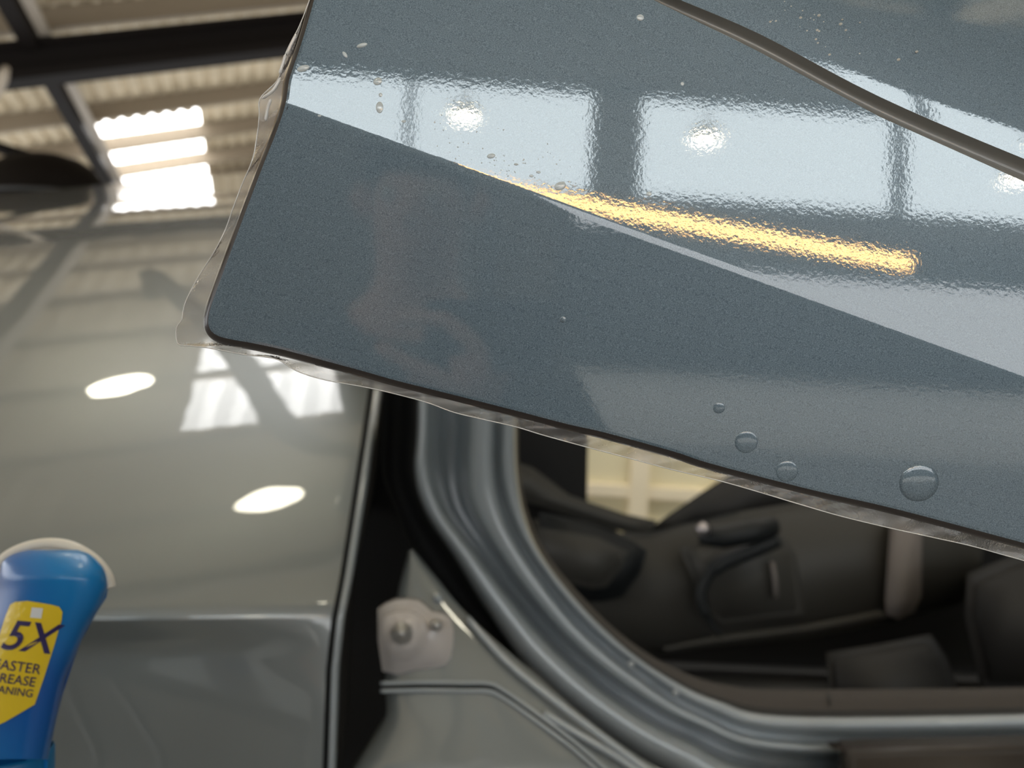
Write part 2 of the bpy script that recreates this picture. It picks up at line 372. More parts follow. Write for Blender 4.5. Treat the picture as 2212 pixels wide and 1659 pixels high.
vs_sel = [q for i, q in enumerate(PR) if (q[0] < 460 and i % 6 == 0) or (460 <= q[0] < 1290 and i % 22 == 0) or (1290 <= q[0] < 1350 and i % 3 == 0) or (q[0] >= 1350 and i % 24 == 0)]
def interp(K, v):
    for (a, p), (c, q) in zip(K, K[1:]):
        if v <= c: return p + (q-p)*max(0, min(1, (v-a)/(c-a)))
    return K[-1][1]
EDGE = [(380, 865), (840, 797), (900, 788), (1100, 757), (1250, 733), (1340, 715), (1450, 703), (1659, 696), (1860, 690)]
def kx(v): return interp([(366, .055), (700, .04), (1345, .012), (1800, .0)], v)
def wing_pt(v, d, x, xr):
    return (x, d, (829.5-v)/F*d + kx(v)*(x + .3))
rows = []
EY = .30
for v, d in vs_sel:
    ur = interp(EDGE, v); xr = (ur-1106)/F*d; row = []
    for i in range(33):
        t_ = i/32; t_ = 1-(1-t_)**1.6
        u = -420 + (ur+420)*t_; U_ = (u-1106)/F
        ey = interp([(366, .30), (1335, .30), (1400, .12), (1659, .0)], v); D = (d - ey*xr)/(1 - ey*U_); sl = interp([(366, .085), (700, .05), (1345, .012), (1800, .0)], v)
        vv = v + sl*(620-u)
        e = max(0, 1-(ur-u)/40.0)*.3
        row.append((U_*D, D + .035*e**3, (829.5-vv)/F*(D + .035*e**3)))
    rows.append(row)
wing = loft('front_wing', [[W(*p) for p in r] for r in rows], PAINT, car)
wing['label'] = 'glossy wing mirroring the roof and two round lamps'
# crest rolls over backwards
top = rows[0]; back = [[W(p[0], p[1]+k*.05, p[2]+.0*k - .012*k*k + k*.05*math.tan(math.radians(13.6))) for p in top] for k in range(0, 7)]
loft('wing_top_roll', back, PAINT, car)
# folded shut edge
def edge_row(du, dd_): return [W((r[-1][0]/r[-1][1] + du/F)*(r[-1][1]+dd_), r[-1][1]+dd_, r[-1][2]) for r in rows]
loft('shut_line', [edge_row(0, 0), edge_row(1, .012), edge_row(11, .014), edge_row(12, .004)], BLACK, car)
loft('folded_edge', [edge_row(11, .010), edge_row(13, .002), edge_row(18, -.002), edge_row(24, .001), edge_row(29, .010), edge_row(31, .03)], PAINT_IN, car)
loft('inner_wing', [edge_row(29, .02), edge_row(34, .12), edge_row(60, .42)], SHADE, car)  # dark sheet giving the gap behind the edge its shade

# doorway: six curves from the outer flange to the inner lip, matched station by station
A_ = [(905,100),(905,600),(905,900),(900,1020),(925,1110),(985,1200),(1060,1320),(1150,1440),(1290,1560),(1450,1660),(1700,1760),(2500,1790)]
Bc = [(930,100),(930,600),(928,900),(927,1010),(955,1100),(1020,1190),(1095,1290),(1190,1400),(1320,1510),(1480,1600),(1720,1680),(2500,1700)]
Cc = [(1010,100),(1010,600),(1010,900),(1007,1000),(1014,1085),(1060,1170),(1130,1270),(1230,1385),(1350,1485),(1500,1570),(1730,1628),(2500,1622)]
Dc = [(1064,100),(1064,600),(1066,900),(1066,1000),(1077,1080),(1107,1160),(1167,1255),(1252,1360),(1365,1455),(1510,1545),(1735,1606),(2500,1597)]
Ec = [(1081,100),(1081,600),(1082,900),(1081,1000),(1091,1070),(1122,1152),(1183,1248),(1268,1348),(1378,1440),(1522,1532),(1740,1584),(2500,1574)]
Fc = [(1113,100),(1113,600),(1115,900),(1117,1010),(1133,1110),(1168,1195),(1238,1288),(1327,1378),(1422,1450),(1548,1512),(1745,1548),(2500,1534)]
N = 7
def curve(pts, d): return cat_rom([(u, v, d) for u, v in pts], N)
def mix(p, q, t, d): return [(a[0]+(c[0]-a[0])*t, a[1]+(c[1]-a[1])*t, d) for a, c in zip(p, q)]
sA, sB, sC, sD, sE, sF = (curve(x, 1.2) for x in (A_, Bc, Cc, Dc, Ec, Fc))
def band(name, spec, mt):
    return loft(name, [[I(*p) for p in mix(p_, q_, t_, d_)] for p_, q_, t_, d_ in spec], mt, car)
band('outer_flange', [(sA, sB, -.15, 1.19), (sA, sB, 0, 1.165), (sA, sB, .25, 1.150), (sA, sB, .5, 1.146), (sA, sB, .8, 1.152), (sA, sB, 1, 1.17), (sB, sC, .15, 1.20)], PAINT_IN)
band('gutter', [(sB, sC, .15, 1.20), (sB, sC, .28, 1.26), (sB, sC, .55, 1.29), (sB, sC, .85, 1.27), (sB, sC, 1, 1.205)], PAINT_IN)
band('door_pillar', [(sB, sC, 1, 1.205), (sC, sD, .08, 1.190), (sC, sD, .3, 1.182), (sC, sD, .6, 1.180), (sC, sD, .9, 1.184), (sC, sD, 1, 1.20)], PAINT_IN)
band('pillar_groove', [(sC, sD, 1, 1.20), (sD, sE, .3, 1.222), (sD, sE, .7, 1.222), (sD, sE, 1, 1.205)], PAINT_IN)
band('inner_flange', [(sD, sE, 1, 1.205), (sE, sF, .15, 1.190), (sE, sF, .4, 1.184), (sE, sF, .7, 1.186), (sE, sF, .92, 1.197), (sE, sF, 1, 1.22)], PAINT_IN)
# rubber seal and the brown kick trim just inside it
Gc = [(1119,100),(1119,600),(1120,900),(1122,1010),(1140,1105),(1177,1190),(1248,1280),(1340,1370),(1440,1436),(1560,1480),(1750,1492),(2500,1484)]
sG = curve(Gc, 1.3)
loft('door_seal', [[I(*p) for p in mix(sE, sF, 1, 1.215)], [I(*p) for p in mix(sF, sG, .1, 1.235)], [I(*p) for p in mix(sF, sG, .25, 1.26)]], SHADE, car)
loft('kick_trim', [[I(*p) for p in mix(sF, sG, .25, 1.26)], [I(*p) for p in mix(sF, sG, .6, 1.275)], [I(*p) for p in mix(sF, sG, .95, 1.29)], [I(*p) for p in mix(sF, sG, 1.05, 1.33)]], SEAL, car)
tube('trim_joint', [I(1789, 1497, 1.282), I(1793, 1536, 1.262)], .0015, BLACK, car, 6)

# open gap with its shade put in as black, then the lower body skin with its recess
Zc = [(828,100),(828,600),(828,900),(826,1020),(856,1105),(893,1186),(1000,1318),(1150,1452),(1283,1566),(1440,1668),(1690,1770),(2500,1800)]
sZ = curve(Zc, 1.16)
gap = loft('hinge_gap', [[I(p[0], p[1], 1.185) for p in mix(sA, sB, -.15, 1)][:7*N+1], [I(p[0], p[1], 1.30) for p in mix(sZ, sA, .6, 1)][:7*N+1], [I(p[0], p[1], 1.30) for p in mix(sZ, sA, .2, 1)][:7*N+1], [I(p[0], p[1], 1.19) for p in mix(sZ, sA, 0, 1)][:7*N+1]], SHADE, car)
slab('gap_shade', [(780, 120, 1.5), (960, 120, 1.5), (960, 1120, 1.5), (1000, 1300, 1.5), (900, 1900, 1.5), (560, 1900, 1.5)], .03, SHADE, car)  # dark sheet added for the shade in the open gap
def skin_d(v): return interp([(1150, 1.185), (1660, 1.03), (1950, .98)], v)
ZS = [(893, 1186), (940, 1245), (1000, 1318), (1075, 1388), (1150, 1452), (1283, 1566), (1440, 1668), (1690, 1770), (2300, 1800)]
LS = [(882, 1190), (862, 1268), (850, 1330), (836, 1400), (832, 1480), (830, 1560), (770, 1659), (690, 1800), (690, 1960)]
zs, ls = cat_rom(ZS, 6), cat_rom(LS, 6)
rows_ = []
for i in range(13):
    t_ = i/12
    rows_.append([I(a[0]+(c[0]-a[0])*t_, a[1]+(c[1]-a[1])*t_, skin_d(a[1]+(c[1]-a[1])*t_) - .012*math.sin(math.pi*t_)**.5) for a, c in zip(ls, zs)])
rows_.insert(0, [p + V_(.004, .10, 0) for p in rows_[0]])
skin = loft('body_side', rows_, PAINT, car)
skin['label'] = 'lower body side with hinge bracket and pressed joint'
# joint pressed along the body side: dark groove with two bright lips
J = [(822, 1484), (900, 1482), (1000, 1483), (1055, 1484), (1085, 1497), (1140, 1535), (1240, 1610), (1330, 1690)]
def sk(u, v, off): return I(u, v, skin_d(v) - .014 - off)
tube('joint_groove', [sk(u, v, -.0005) for u, v in cat_rom(J, 5)], .0024, BLACK, skin, 8)
tube('joint_lip', [sk(u, v-8, .0005) for u, v in cat_rom(J, 5)], .0026, PAINT_IN, skin, 8)
tube('joint_lip', [sk(u, v+9, .0005) for u, v in cat_rom(J, 5)], .0026, PAINT_IN, skin, 8)
for K in ([(1010, 1335), (1090, 1425), (1180, 1500), (1300, 1592), (1420, 1680)], [(1175, 1540), (1260, 1592), (1340, 1640), (1420, 1700)]):
    tube('pressed_bead', [sk(u, v, .002) for u, v in cat_rom(K, 6)], .0045, PAINT_IN, skin, 8)
# hinge bracket
BRK = mat('bracket_bright_reflection', (0.55, 0.52, 0.50), 0.35, 0.0, 0.8, 0.1)  # body paint whose bright reflection is put into a paler colour
hb = slab('hinge_bracket', [(815, 1318, 1.10), (850, 1300, 1.10), (905, 1302, 1.10), (930, 1325, 1.10), (972, 1338, 1.10), (978, 1400, 1.09), (960, 1438, 1.08), (900, 1448, 1.08), (825, 1452, 1.08)], .02, BRK, car, .0035, 2)
hb['label'] = 'rounded bracket with a bolt, bright reflection in its colour'
hp = slab('hinge_plate', [(825, 1335, 1.076), (850, 1325, 1.076), (890, 1325, 1.076), (918, 1350, 1.074), (920, 1390, 1.072), (900, 1418, 1.068), (825, 1420, 1.068)], .01, BRK, car, .0025, 2)
tube('bolt', [I(868, 1368, 1.08), I(868, 1368, 1.064)], .014, METAL, car, 16)
tube('bolt_head', [I(868, 1368, 1.065), I(868, 1368, 1.056)], .008, METAL, car, 6)
tube('bolt', [I(943, 1350, 1.09), I(943, 1350, 1.078)], .008, METAL, car, 12)
tube('bolt', [I(946, 1292, 1.14), I(946, 1292, 1.128)], .007, PAINT_IN, car, 12)
# rivets and paint nibs on the sill
for u, v in ((1362, 1436), (1459, 1497)):
    c = I(u, v, 1.178); tube('sill_stud', [c, c - V_(0, .006, 0)], [.006, .003], PAINT_IN, car, 10)
slab('scuff_plate', [(1795, 1616, 1.14), (2400, 1600, 1.14), (2400, 1640, 1.13), (1850, 1640, 1.13)], .02, SCUFF, car, .003)
slab('sill_block', [(1843, 1632, 1.11), (2400, 1618, 1.11), (2400, 1800, 1.08), (1850, 1800, 1.08)], .05, SCUFF, car, .004)

slab('roof_rail', [(826, 60, 1.14), (2700, 40, 1.14), (2700, 108, 1.14), (826, 128, 1.14)], .10, PAINT_IN, car, .01)
# cabin seen through the doorway
slab('cabin_lining', [(1000, 1140, 2.7), (1280, 1120, 2.7), (1400, 1180, 2.7), (1720, 1000, 2.7), (2700, 1000, 2.7), (2700, 1800, 2.7), (1000, 1800, 2.7)], .03, SHADE, car, 0, 0, 3, True)
slab('far_pillar', [(1100, 150, 2.3), (1282, 150, 2.3), (1268, 1090, 2.3), (1255, 1140, 2.3), (1050, 1140, 2.3), (1050, 150, 2.3)], .08, SHADE, car, .01, 0, 3, True)
slab('far_door_top', [(1080, 985, 2.2), (1150, 1010, 2.2), (1230, 1070, 2.2), (1350, 1110, 2.2), (1420, 1125, 2.2), (1395, 1165, 2.2), (1250, 1120, 2.2), (1140, 1085, 2.2), (1080, 1080, 2.2)], .06, TRIM, car, .012, 0, 3, True)
slab('dashboard_end', [(1392, 1150, 2.25), (1440, 1115, 2.25), (1520, 1060, 2.25), (1600, 1010, 2.25), (1750, 960, 2.25), (2300, 1000, 2.25), (2300, 1150, 2.25), (1900, 1110, 2.25), (1640, 1130, 2.25), (1480, 1155, 2.25)], .1, TRIM_D, car, .01, 0, 3, True)
dp = slab('far_door_panel', [(1150, 1120, 2.15), (1290, 1150, 2.15), (1400, 1152, 2.15), (1480, 1130, 2.12), (1600, 1105, 2.12), (1760, 1080, 2.12), (2000, 1080, 2.12), (2130, 1150, 2.12), (2115, 1250, 2.12), (2075, 1305, 2.12), (1930, 1345, 2.12), (1740, 1378, 2.12), (1560, 1395, 2.12), (1420, 1412, 2.14), (1300, 1390, 2.15), (1200, 1290, 2.15)], .12, TRIM, car, .02, 0, 3, True)
slab('pocket', [(1165, 1105, 2.09), (1270, 1128, 2.09), (1370, 1170, 2.09), (1398, 1190, 2.09), (1385, 1235, 2.09), (1345, 1290, 2.09), (1300, 1300, 2.09), (1255, 1300, 2.09), (1170, 1240, 2.09)], .05, BLACK, dp, .012, 0, 3, True)
slab('pocket_lining', [(1165, 1140, 2.07), (1290, 1160, 2.07), (1357, 1192, 2.07), (1345, 1225, 2.07), (1310, 1268, 2.07), (1280, 1272, 2.07), (1225, 1260, 2.07), (1170, 1215, 2.07)], .04, TRIM, dp, .012, 0, 3, True)
slab('lit_chamfer', [(1925, 1120, 2.06), (1992, 1140, 2.06), (1990, 1290, 2.06), (1975, 1322, 2.06), (1940, 1338, 2.06), (1915, 1325, 2.06), (1912, 1300, 2.06)], .06, TRIM_L, dp, .008, 0, 3, True)  # chamfer of the door panel, coloured paler for light on it
slab('panel_lower_edge', [(1430, 1398, 2.07), (1560, 1372, 2.07), (1740, 1350, 2.07), (1900, 1318, 2.07), (1925, 1332, 2.07), (1760, 1366, 2.07), (1560, 1392, 2.07), (1440, 1410, 2.07)], .05, TRIM_L, dp, .006, 0, 3, True).data.materials[0] = TRIM
slab('handle_cup', [(1465, 1180, 2.06), (1520, 1168, 2.06), (1680, 1140, 2.06), (1720, 1200, 2.06), (1740, 1330, 2.06), (1560, 1352, 2.06), (1525, 1320, 2.06), (1500, 1260, 2.06)], .06, TRIM, dp, .02, 0, 3, True)
tube('inner_handle', [I(1512, 1158, 2.02), I(1560, 1160, 2.0), I(1620, 1148, 2.0), I(1672, 1135, 2.02)], [.022, .028, .030, .024], BLACK, dp, 12)
tube('handle_knob', [I(1507, 1144, 2.0), I(1520, 1143, 1.99), I(1530, 1142, 1.99)], [.010, .018, .010], KNOB, dp, 12)
tube('handle_strap', [I(u, v, 2.03) for u, v in cat_rom([(1680, 1165), (1610, 1195), (1550, 1222), (1522, 1260), (1515, 1295), (1530, 1335), (1555, 1372)], 5)], [.02]*12 + [.014]*13 + [.008]*6, BLACK, dp, 10)
tube('trim_bead', [I(1668, 1215, 2.04), I(1674, 1250, 2.04), I(1676, 1290, 2.04)], .006, TRIM_L, dp, 8)
slab('seat_base', [(1785, 1410, 1.75), (1900, 1392, 1.75), (2010, 1370, 1.75), (2045, 1420, 1.75), (2075, 1500, 1.75), (2085, 1580, 1.75), (1800, 1580, 1.75)], .3, TRIM_D, car, .02, 0, 3, True)
slab('seat_cushion', [(2090, 1240, 1.7), (2200, 1195, 1.7), (2700, 1150, 1.7), (2700, 1500, 1.7), (2120, 1500, 1.7), (2085, 1330, 1.7)], .4, SEAL, car, .03, 0, 3, True).data.materials[0] = TRIM_D
slab('cabin_floor', [(1250, 1560, 1.35), (2700, 1560, 1.35), (2700, 1480, 2.6), (1250, 1420, 2.6)], .01, SHADE, car, 0, 0, 3, True)
slab('underbody', [(1100, 1830, 1.15), (2500, 1830, 1.15), (2500, 2300, 1.2), (760, 2300, 1.2), (720, 1900, 1.15)], .6, SHADE, car, .03, 0, 3, True)
tyre = tube('tyre', [W(-1.5, 1.25, -1.17), W(-1.5, 1.45, -1.17)], .31, BLACK, car, 32)
tube('tyre', [W(1.6, 1.25, -1.09), W(1.6, 1.45, -1.09)], .31, BLACK, car, 32)

# ------------------------------------------------------------------ film-wrapped panel in front
panel = empty('painted_panel'); tag(panel, 'corner of a blue-grey metallic panel under clear film mirroring bright windows', 'car panel')
nA = Vector((.0277, -1, .05)).normalized()
DA = Vector(((1300-1106)/F*.40, .40, (829.5-500)/F*.40)).dot(nA)
def ray(u, v): return Vector(((u-1106)/F, 1.0, (829.5-v)/F))
def onA(u, v): r = ray(u, v); return r * (DA / r.dot(nA))
c0, c1 = onA(612, 222), onA(2212, 815)
cdir = (c1-c0).normalized()
nB = Vector((-.019, -1, -.079)); nB = (nB - cdir*nB.dot(cdir)).normalized(); DB = c0.dot(nB)
def onB(u, v): r = ray(u, v); return r * (DB / r.dot(nB))
CRS = lambda u: 222 + (u-612)*(815-222)/1600.0
def pl(name, pts, fn, mt, parent, thick=0):
    vs = [W(*fn(u, v)) for u, v in pts]; k = len(vs)
    return mesh(name, vs, [tuple(range(k))], mt, parent, False)
# outline of the painted sheet (left side, round corner, lower side)
OUT = [(690, -140), (676, -60), (662, 0), (642, 70), (622, 130), (609, 170), (601, 222), (582, 280), (560, 335), (520, 440), (480, 548), (452, 625), (440, 660), (434, 690), (437, 712), (448, 729), (468, 741), (500, 749), (540, 756), (610, 771), (700, 795), (778, 816), (852, 837), (960, 864), (1114, 903), (1225, 932), (1301, 949), (1450, 990), (1537, 1018), (1753, 1074), (1929, 1114), (2212, 1189), (2700, 1320)]
out_s = cat_rom(OUT, 5)
cen = (1500, 520)
def inset(pts, k):
    o = []
    for i, p in enumerate(pts):
        a, c = pts[max(i-1, 0)], pts[min(i+1, len(pts)-1)]
        tx, ty = c[0]-a[0], c[1]-a[1]; L_ = math.hypot(tx, ty) or 1
        o.append((p[0] + ty/L_*k, p[1] - tx/L_*k))
    return o
def lay(u, v):   # which plane the sheet follows there
    return onA(u, v) if v < CRS(u) else onB(u, v)
rim_in = inset(out_s, 21)
def off(p, dy): q = lay(*p); return W(q.x, q.y+dy, q.z)
lip_rows = [[off(p, 0) for p in rim_in]]
for k in range(1, 7):
    a = k/6*math.pi/2
    ins = 21*(1-math.sin(a)); lip_rows.append([off(p, .0045*(1-math.cos(a))) for p in inset(out_s, ins)])
lip_rows.append([off(p, .010) for p in out_s]); lip_rows.append([off(p, .011) for p in inset(out_s, 14)])
loft('rolled_edge', lip_rows[:2], PANEL, panel)
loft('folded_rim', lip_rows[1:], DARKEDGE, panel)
ic = min(range(len(rim_in)), key=lambda i: abs(rim_in[i][1]-CRS(rim_in[i][0])) + (0 if rim_in[i][0] < 800 else 9999))
cu, cv = rim_in[ic]
RW = 9
upper = [(cu, CRS(cu)-RW)] + [(2700, CRS(2700)-RW), (2700, 596), (2212, 392), (1900, 252), (1640, 112), (1440, 14), (1250, -80), (1150, -140)] + [p for p in rim_in[:ic] if p[1] < CRS(cu)-RW-1]
pl('upper_face', upper, onA, PANEL, panel)
lower = [(cu, CRS(cu)+RW)] + [p for p in rim_in[ic+1:] if p[1] > CRS(p[0])+RW+1] + [(2700, CRS(2700)+RW)]
pl('lower_face', lower, onB, PANEL, panel)
# the soft fold between the two faces; normals turn evenly across it
a_, b2_ = [], []
rows_ = []
US = [cu + (2700-cu)*i/40 for i in range(41)]
up_ = [onA(u, CRS(u)-RW) for u in US]; lo_ = [onB(u, CRS(u)+RW) for u in US]; mid_ = [onA(u, CRS(u)) for u in US]
for k in range(9):
    t_ = k/8
    rows_.append([W(*(p*(1-t_)**2 + q*2*t_*(1-t_) + r_*t_*t_)) for p, q, r_ in zip(up_, mid_, lo_)])
loft('fold', rows_, PANEL, panel)
# groove and the upper corner face beyond it
G = [(1100, -165), (1250, -80), (1440, 14), (1640, 112), (1900, 252), (2212, 392), (2700, 596)]
wd = [22, 24, 28, 40, 44, 50, 60]
gs = cat_rom([(u, v, w_) for (u, v), w_ in zip(G, wd)], 5)
grow = []
for t_, dy in ((0, 0), (.06, .0004), (.2, .003), (.5, .0055), (.8, .004), (.94, .0012), (1, .0004)):
    grow.append([W(*(onA(u, v - w_*t_) + Vector((0, dy, 0)))) for u, v, w_ in gs])
loft('groove', grow, CHANNEL, panel)
crow = []
def tilt(h): return interp([(0, -.022), (28, -.022), (55, -.004), (90, .018), (170, .055), (300, .085), (600, .10)], h)
yy = .0004; h0 = 0.0
for k in range(0, 41):
    h = 520*(k/40)**1.5; yy += tilt((h+h0)/2)*(h-h0)*.40/F; h0 = h
    row = []
    for u, v, w_ in gs:
        p = onA(u, v - w_ - h*.9); row.append(W(p.x, p.y + yy, p.z))
    crow.append(row)
loft('corner_face', crow, PANEL, panel)
# back of the sheet
dyv = Vector((0, .011, 0))
pl('back_skin', [(cu+4, CRS(cu)), (2700, CRS(2700)), (2700, 596), (2212, 392), (1900, 252), (1640, 112), (1440, 14), (1250, -80), (1150, -140), (700, -138), (650, 70)], lambda u, v: onA(u, v)+dyv, PAINT_IN, panel)
pl('back_skin', [(cu+4, CRS(cu)), (2700, CRS(2700)), (2700, 1310), (1537, 1010), (852, 830), (500, 742), (455, 715), (446, 680), (530, 440)], lambda u, v: onB(u, v)+dyv, PAINT_IN, panel)
tube('support_arm', [W(.36, .44, .10), W(.46, .47, .02)], .015, METAL, panel, 10)

# clear film standing proud of the sheet
film = empty('film_root'); film.parent = panel; film.name = 'protective_film'
FO = [(676, -120), (672, -20), (661, 20), (645, 60), (630, 88), (616, 118), (611, 140), (598, 175), (562, 212), (560, 245), (556, 290), (545, 345), (522, 400), (503, 450), (487, 495), (462, 545), (430, 595), (406, 640), (396, 668), (393, 690), (382, 705), (380, 722), (385, 744), (410, 747), (447, 751), (490, 759), (527, 766), (565, 770), (601, 777), (625, 792), (650, 805), (704, 821), (793, 837), (870, 855), (927, 871), (978, 890), (1035, 904), (1114, 922), (1177, 941), (1272, 967), (1383, 996), (1450, 1014), (1552, 1038), (1650, 1066), (1723, 1088), (1820, 1116), (1924, 1141), (2020, 1162), (2105, 1181), (2212, 1211), (2700, 1345)]
fo = cat_rom(FO, 5)
# arc-length match between sheet outline and film edge
def resample(pts, n):
    L_ = [0]
    for a, c in zip(pts, pts[1:]): L_.append(L_[-1] + math.hypot(c[0]-a[0], c[1]-a[1]))
    out_, j = [], 0
    for i in range(n):
        s = L_[-1]*i/(n-1)
        while j < len(L_)-2 and L_[j+1] < s: j += 1
        f_ = (s-L_[j])/max(L_[j+1]-L_[j], 1e-6); out_.append(tuple(pts[j][q] + (pts[j+1][q]-pts[j][q])*f_ for q in (0, 1)))
    return out_
def split_at(pts, key):
    i = min(range(len(pts)), key=lambda i: (pts[i][0]-key[0])**2 + (pts[i][1]-key[1])**2); return pts[:i+1], pts[i:]
i1, i2 = split_at(inset(out_s, 4), (437, 712)); f1, f2 = split_at(fo, (383, 730))
inn = resample(i1, 120) + resample(i2, 260)[1:]; ouf = resample(f1, 120) + resample(f2, 260)[1:]
frow = []
random.seed(3)
wav = [random.uniform(-1, 1) for _ in range(80)]
def wv(i, sc): 
    x = i/sc; k = int(x); f_ = x-k; f_ = f_*f_*(3-2*f_); return wav[k % 80]*(1-f_) + wav[(k+1) % 80]*f_
for t_ in (0, .15, .3, .45, .6, .75, .9, 1):
    row = []
    for i, (a, c) in enumerate(zip(inn, ouf)):
        u, v = a[0]+(c[0]-a[0])*t_, a[1]+(c[1]-a[1])*t_; p = lay(u, v)
        row.append(W(*(p*(1 + (.006 - .004*t_ + .0045*t_*wv(i, 6) + .002*math.sin(math.pi*t_)*wv(i+9, 3))/.4*.4))))
    frow.append(row)
loft('film_flap', frow, FILM, film)
tube('film_rim', frow[-1], .00028, RIM, film, 5)
# wrinkle highlights: folded ridges in the flap
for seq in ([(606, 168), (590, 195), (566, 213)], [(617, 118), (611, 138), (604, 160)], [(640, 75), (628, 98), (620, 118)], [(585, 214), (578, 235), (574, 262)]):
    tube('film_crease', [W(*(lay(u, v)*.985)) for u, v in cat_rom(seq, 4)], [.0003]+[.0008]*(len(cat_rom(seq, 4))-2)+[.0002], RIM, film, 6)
# bubbles and drops trapped under the film
def dome(name, u, v, r, fn, mt, sq=1.0, ang=0, hgt=.28):
    p = fn(u, v); nn = nA if fn is onA else nB; R = r/F*p.y
    t1 = nn.cross(Vector((0, 0, 1))).normalized(); t2 = nn.cross(t1).normalized()
    ca, sa = math.cos(ang), math.sin(ang); rows = []
    for k in range(7):
        a = k/6*math.pi/2
        rows.append([W(*(p + (t1*(math.cos(q)*ca*R*math.cos(a) - math.sin(q)*sa*R*sq*math.cos(a)) + t2*(math.cos(q)*sa*R*math.cos(a) + math.sin(q)*ca*R*sq*math.cos(a))) + nn*(math.sin(a)*R*hgt))) for q in [j*math.pi/10 for j in range(20)]])
    return loft(name, rows, mt, panel, True)
for u, v, r, h in ((1985, 1043, 43, .11), (1612, 955, 25, .07), (1553, 881, 13, .12), (1700, 1018, 24, .08), (1216, 690, 7, .2)):
    dome('air_bubble', u, v, r, onB, PANEL, .95, .3, h)
for u, v, r, s_, a in ((816, 176, 10, .8, .5), (820, 232, 8, 1.6, 0), (1061, 337, 9, .6, .2), (1210, 402, 13, .7, .4), (1163, 372, 5, .6, 0), (655, 148, 14, .5, .3), (782, 98, 12, .4, .3), (745, 118, 8, .5, 2.2), (1383, 38, 8, .9, 0), (1474, 181, 4, 1, 0), (872, 262, 5, .6, 0), (1115, 355, 5, .5, 0), (1148, 380, 5, .6, 0), (822, 205, 4, 1.2, 0), (1402, 419, 6, .8, 0), (690, 250, 4, .6, 0)):
    dome('water_drop', u, v, r, onA, GLASS, s_, a, .22)
random.seed(11)
for _ in range(46):
    u = random.gauss(1750, 70); v = random.gauss(55, 34) + (u-1750)*.25
    if v > 252 + (u-1900)*.54 - 70 or v < 2: continue
    q = onA(u, v); q = Vector((q.x, q.y-.0006, q.z)); 
    dome('film_speck', u, v, random.uniform(1.5, 4.5), onA, SPECK, .7, .4, .3).location = V_(0, .0004, 0)
for _ in range(80):
    u = random.uniform(930, 1250); v = CRS(u) - abs(random.gauss(0, 55)) - 14
    dome('grit_speck', u, v, random.uniform(.8, 2.0), onA, GLASS, .8, random.random()*3, .3)
def hairline(pts, r, fn=onA, dy=-.0008): tube('scratch', [W(*(fn(u, v) + Vector((0, dy, 0)))) for u, v in cat_rom(pts, 4)], r, RIM, panel, 5)
hairline([(2030, -10), (2050, 25), (2093, 78), (2130, 105), (2172, 134)], .00028, dy=.0035)
hairline([(1955, 56), (1975, 38), (2010, 36), (2050, 55), (2090, 78)], .00014, dy=.003)

# post that carries the panel, out of the picture
st = empty('panel_stand'); tag(st, 'galvanised post carrying the raised panel outside the picture', 'stand')
tube('post', [(.66, .62, .03), (.66, .62, 1.62)], .025, METAL, st, 14)
tube('stand_clamp', [W(.478, .476, .018), (.66, .60, 1.55)], .014, METAL, st, 10)
for k in range(3):
    a = k*2.094+.4; tube('foot', [(.66, .62, .05), (.66+.28*math.cos(a), .62+.28*math.sin(a), .018)], .016, METAL, st, 8)

# ------------------------------------------------------------------ spray bottle
bot = empty('spray_bottle'); tag(bot, 'blue plastic bottle with cream rim and yellow 5X sticker', 'bottle')
BD = .60
# silhouette rows: v, left u, right u (pixels at the bottle's distance)
BR = [(1188, 62, 168), (1196, 30, 192), (1212, 6, 212), (1232, 0, 226), (1256, -4, 232), (1275, -8, 231), (1310, -18, 217), (1360, -34, 187), (1420, -52, 161), (1470, -62, 141), (1540, -72, 125), (1600, -80, 112), (1640, -84, 104), (1700, -90, 96)]
br = cat_rom([tuple(map(float, r)) for r in BR], 3)
def bpt(h, t, k=1.0, dd=0.0):
    """h = pixel row, t = -1..1 across the front"""
    i = min(len(br)-2, max(0, next((i for i in range(len(br)-1) if br[i+1][0] >= h), len(br)-2)))
    a, c = br[i], br[i+1]; f_ = (h-a[0])/max(c[0]-a[0], 1e-6); f_ = max(0, min(1, f_))
    l_, r_ = a[1]+(c[1]-a[1])*f_, a[2]+(c[2]-a[2])*f_; m_, hw = (l_+r_)/2, (r_-l_)/2
    top = min(1, max(0, (h-1186)/60.0))**.5
    u = m_ + hw*math.sin(t*math.pi/2)*k; dep = .030*math.cos(t*math.pi/2)**.8*top
    # tilted rows: the front's left end is a little lower, as the bottle leans
    return I(u, h + (u-110)*.0, BD - dep - dd)
rows_ = [[bpt(h[0], -1 + 2*j/20) for j in range(21)] for h in br if h[0] <= 1641]
front = loft('bottle_shell', rows_, BLUE, bot)
# back shell and cream rim around the blue front
rim = [(-26, 1330), (-16, 1272), (-10, 1230), (14, 1198), (55, 1177), (105, 1168), (155, 1176), (200, 1202), (228, 1235), (236, 1262)]
rs = cat_rom(rim, 4)
tube('cream_rim', [I(u, v+7, BD+.004) for u, v in rs], [.0045]*len(rs), WHITE, bot, 10)
bk_out = [(u, v+6) for u, v in rs if v < 1262 ] + [(230, 1290), (205, 1330), (175, 1385), (155, 1440), (135, 1500), (118, 1570), (104, 1640), (96, 1700), (-90, 1700), (-80, 1600), (-62, 1470), (-34, 1360)]
slab('back_shell', [(u, v, BD+.006) for u, v in bk_out], .045, BLUE, bot, .0, ray=True)
slab('rim_body', [(u, v+4, BD+.0005) for u, v in rs if v < 1290] + [(200, 1300, BD+.0005), (-10, 1300, BD+.0005)], .012, WHITE, bot, .0, ray=True)
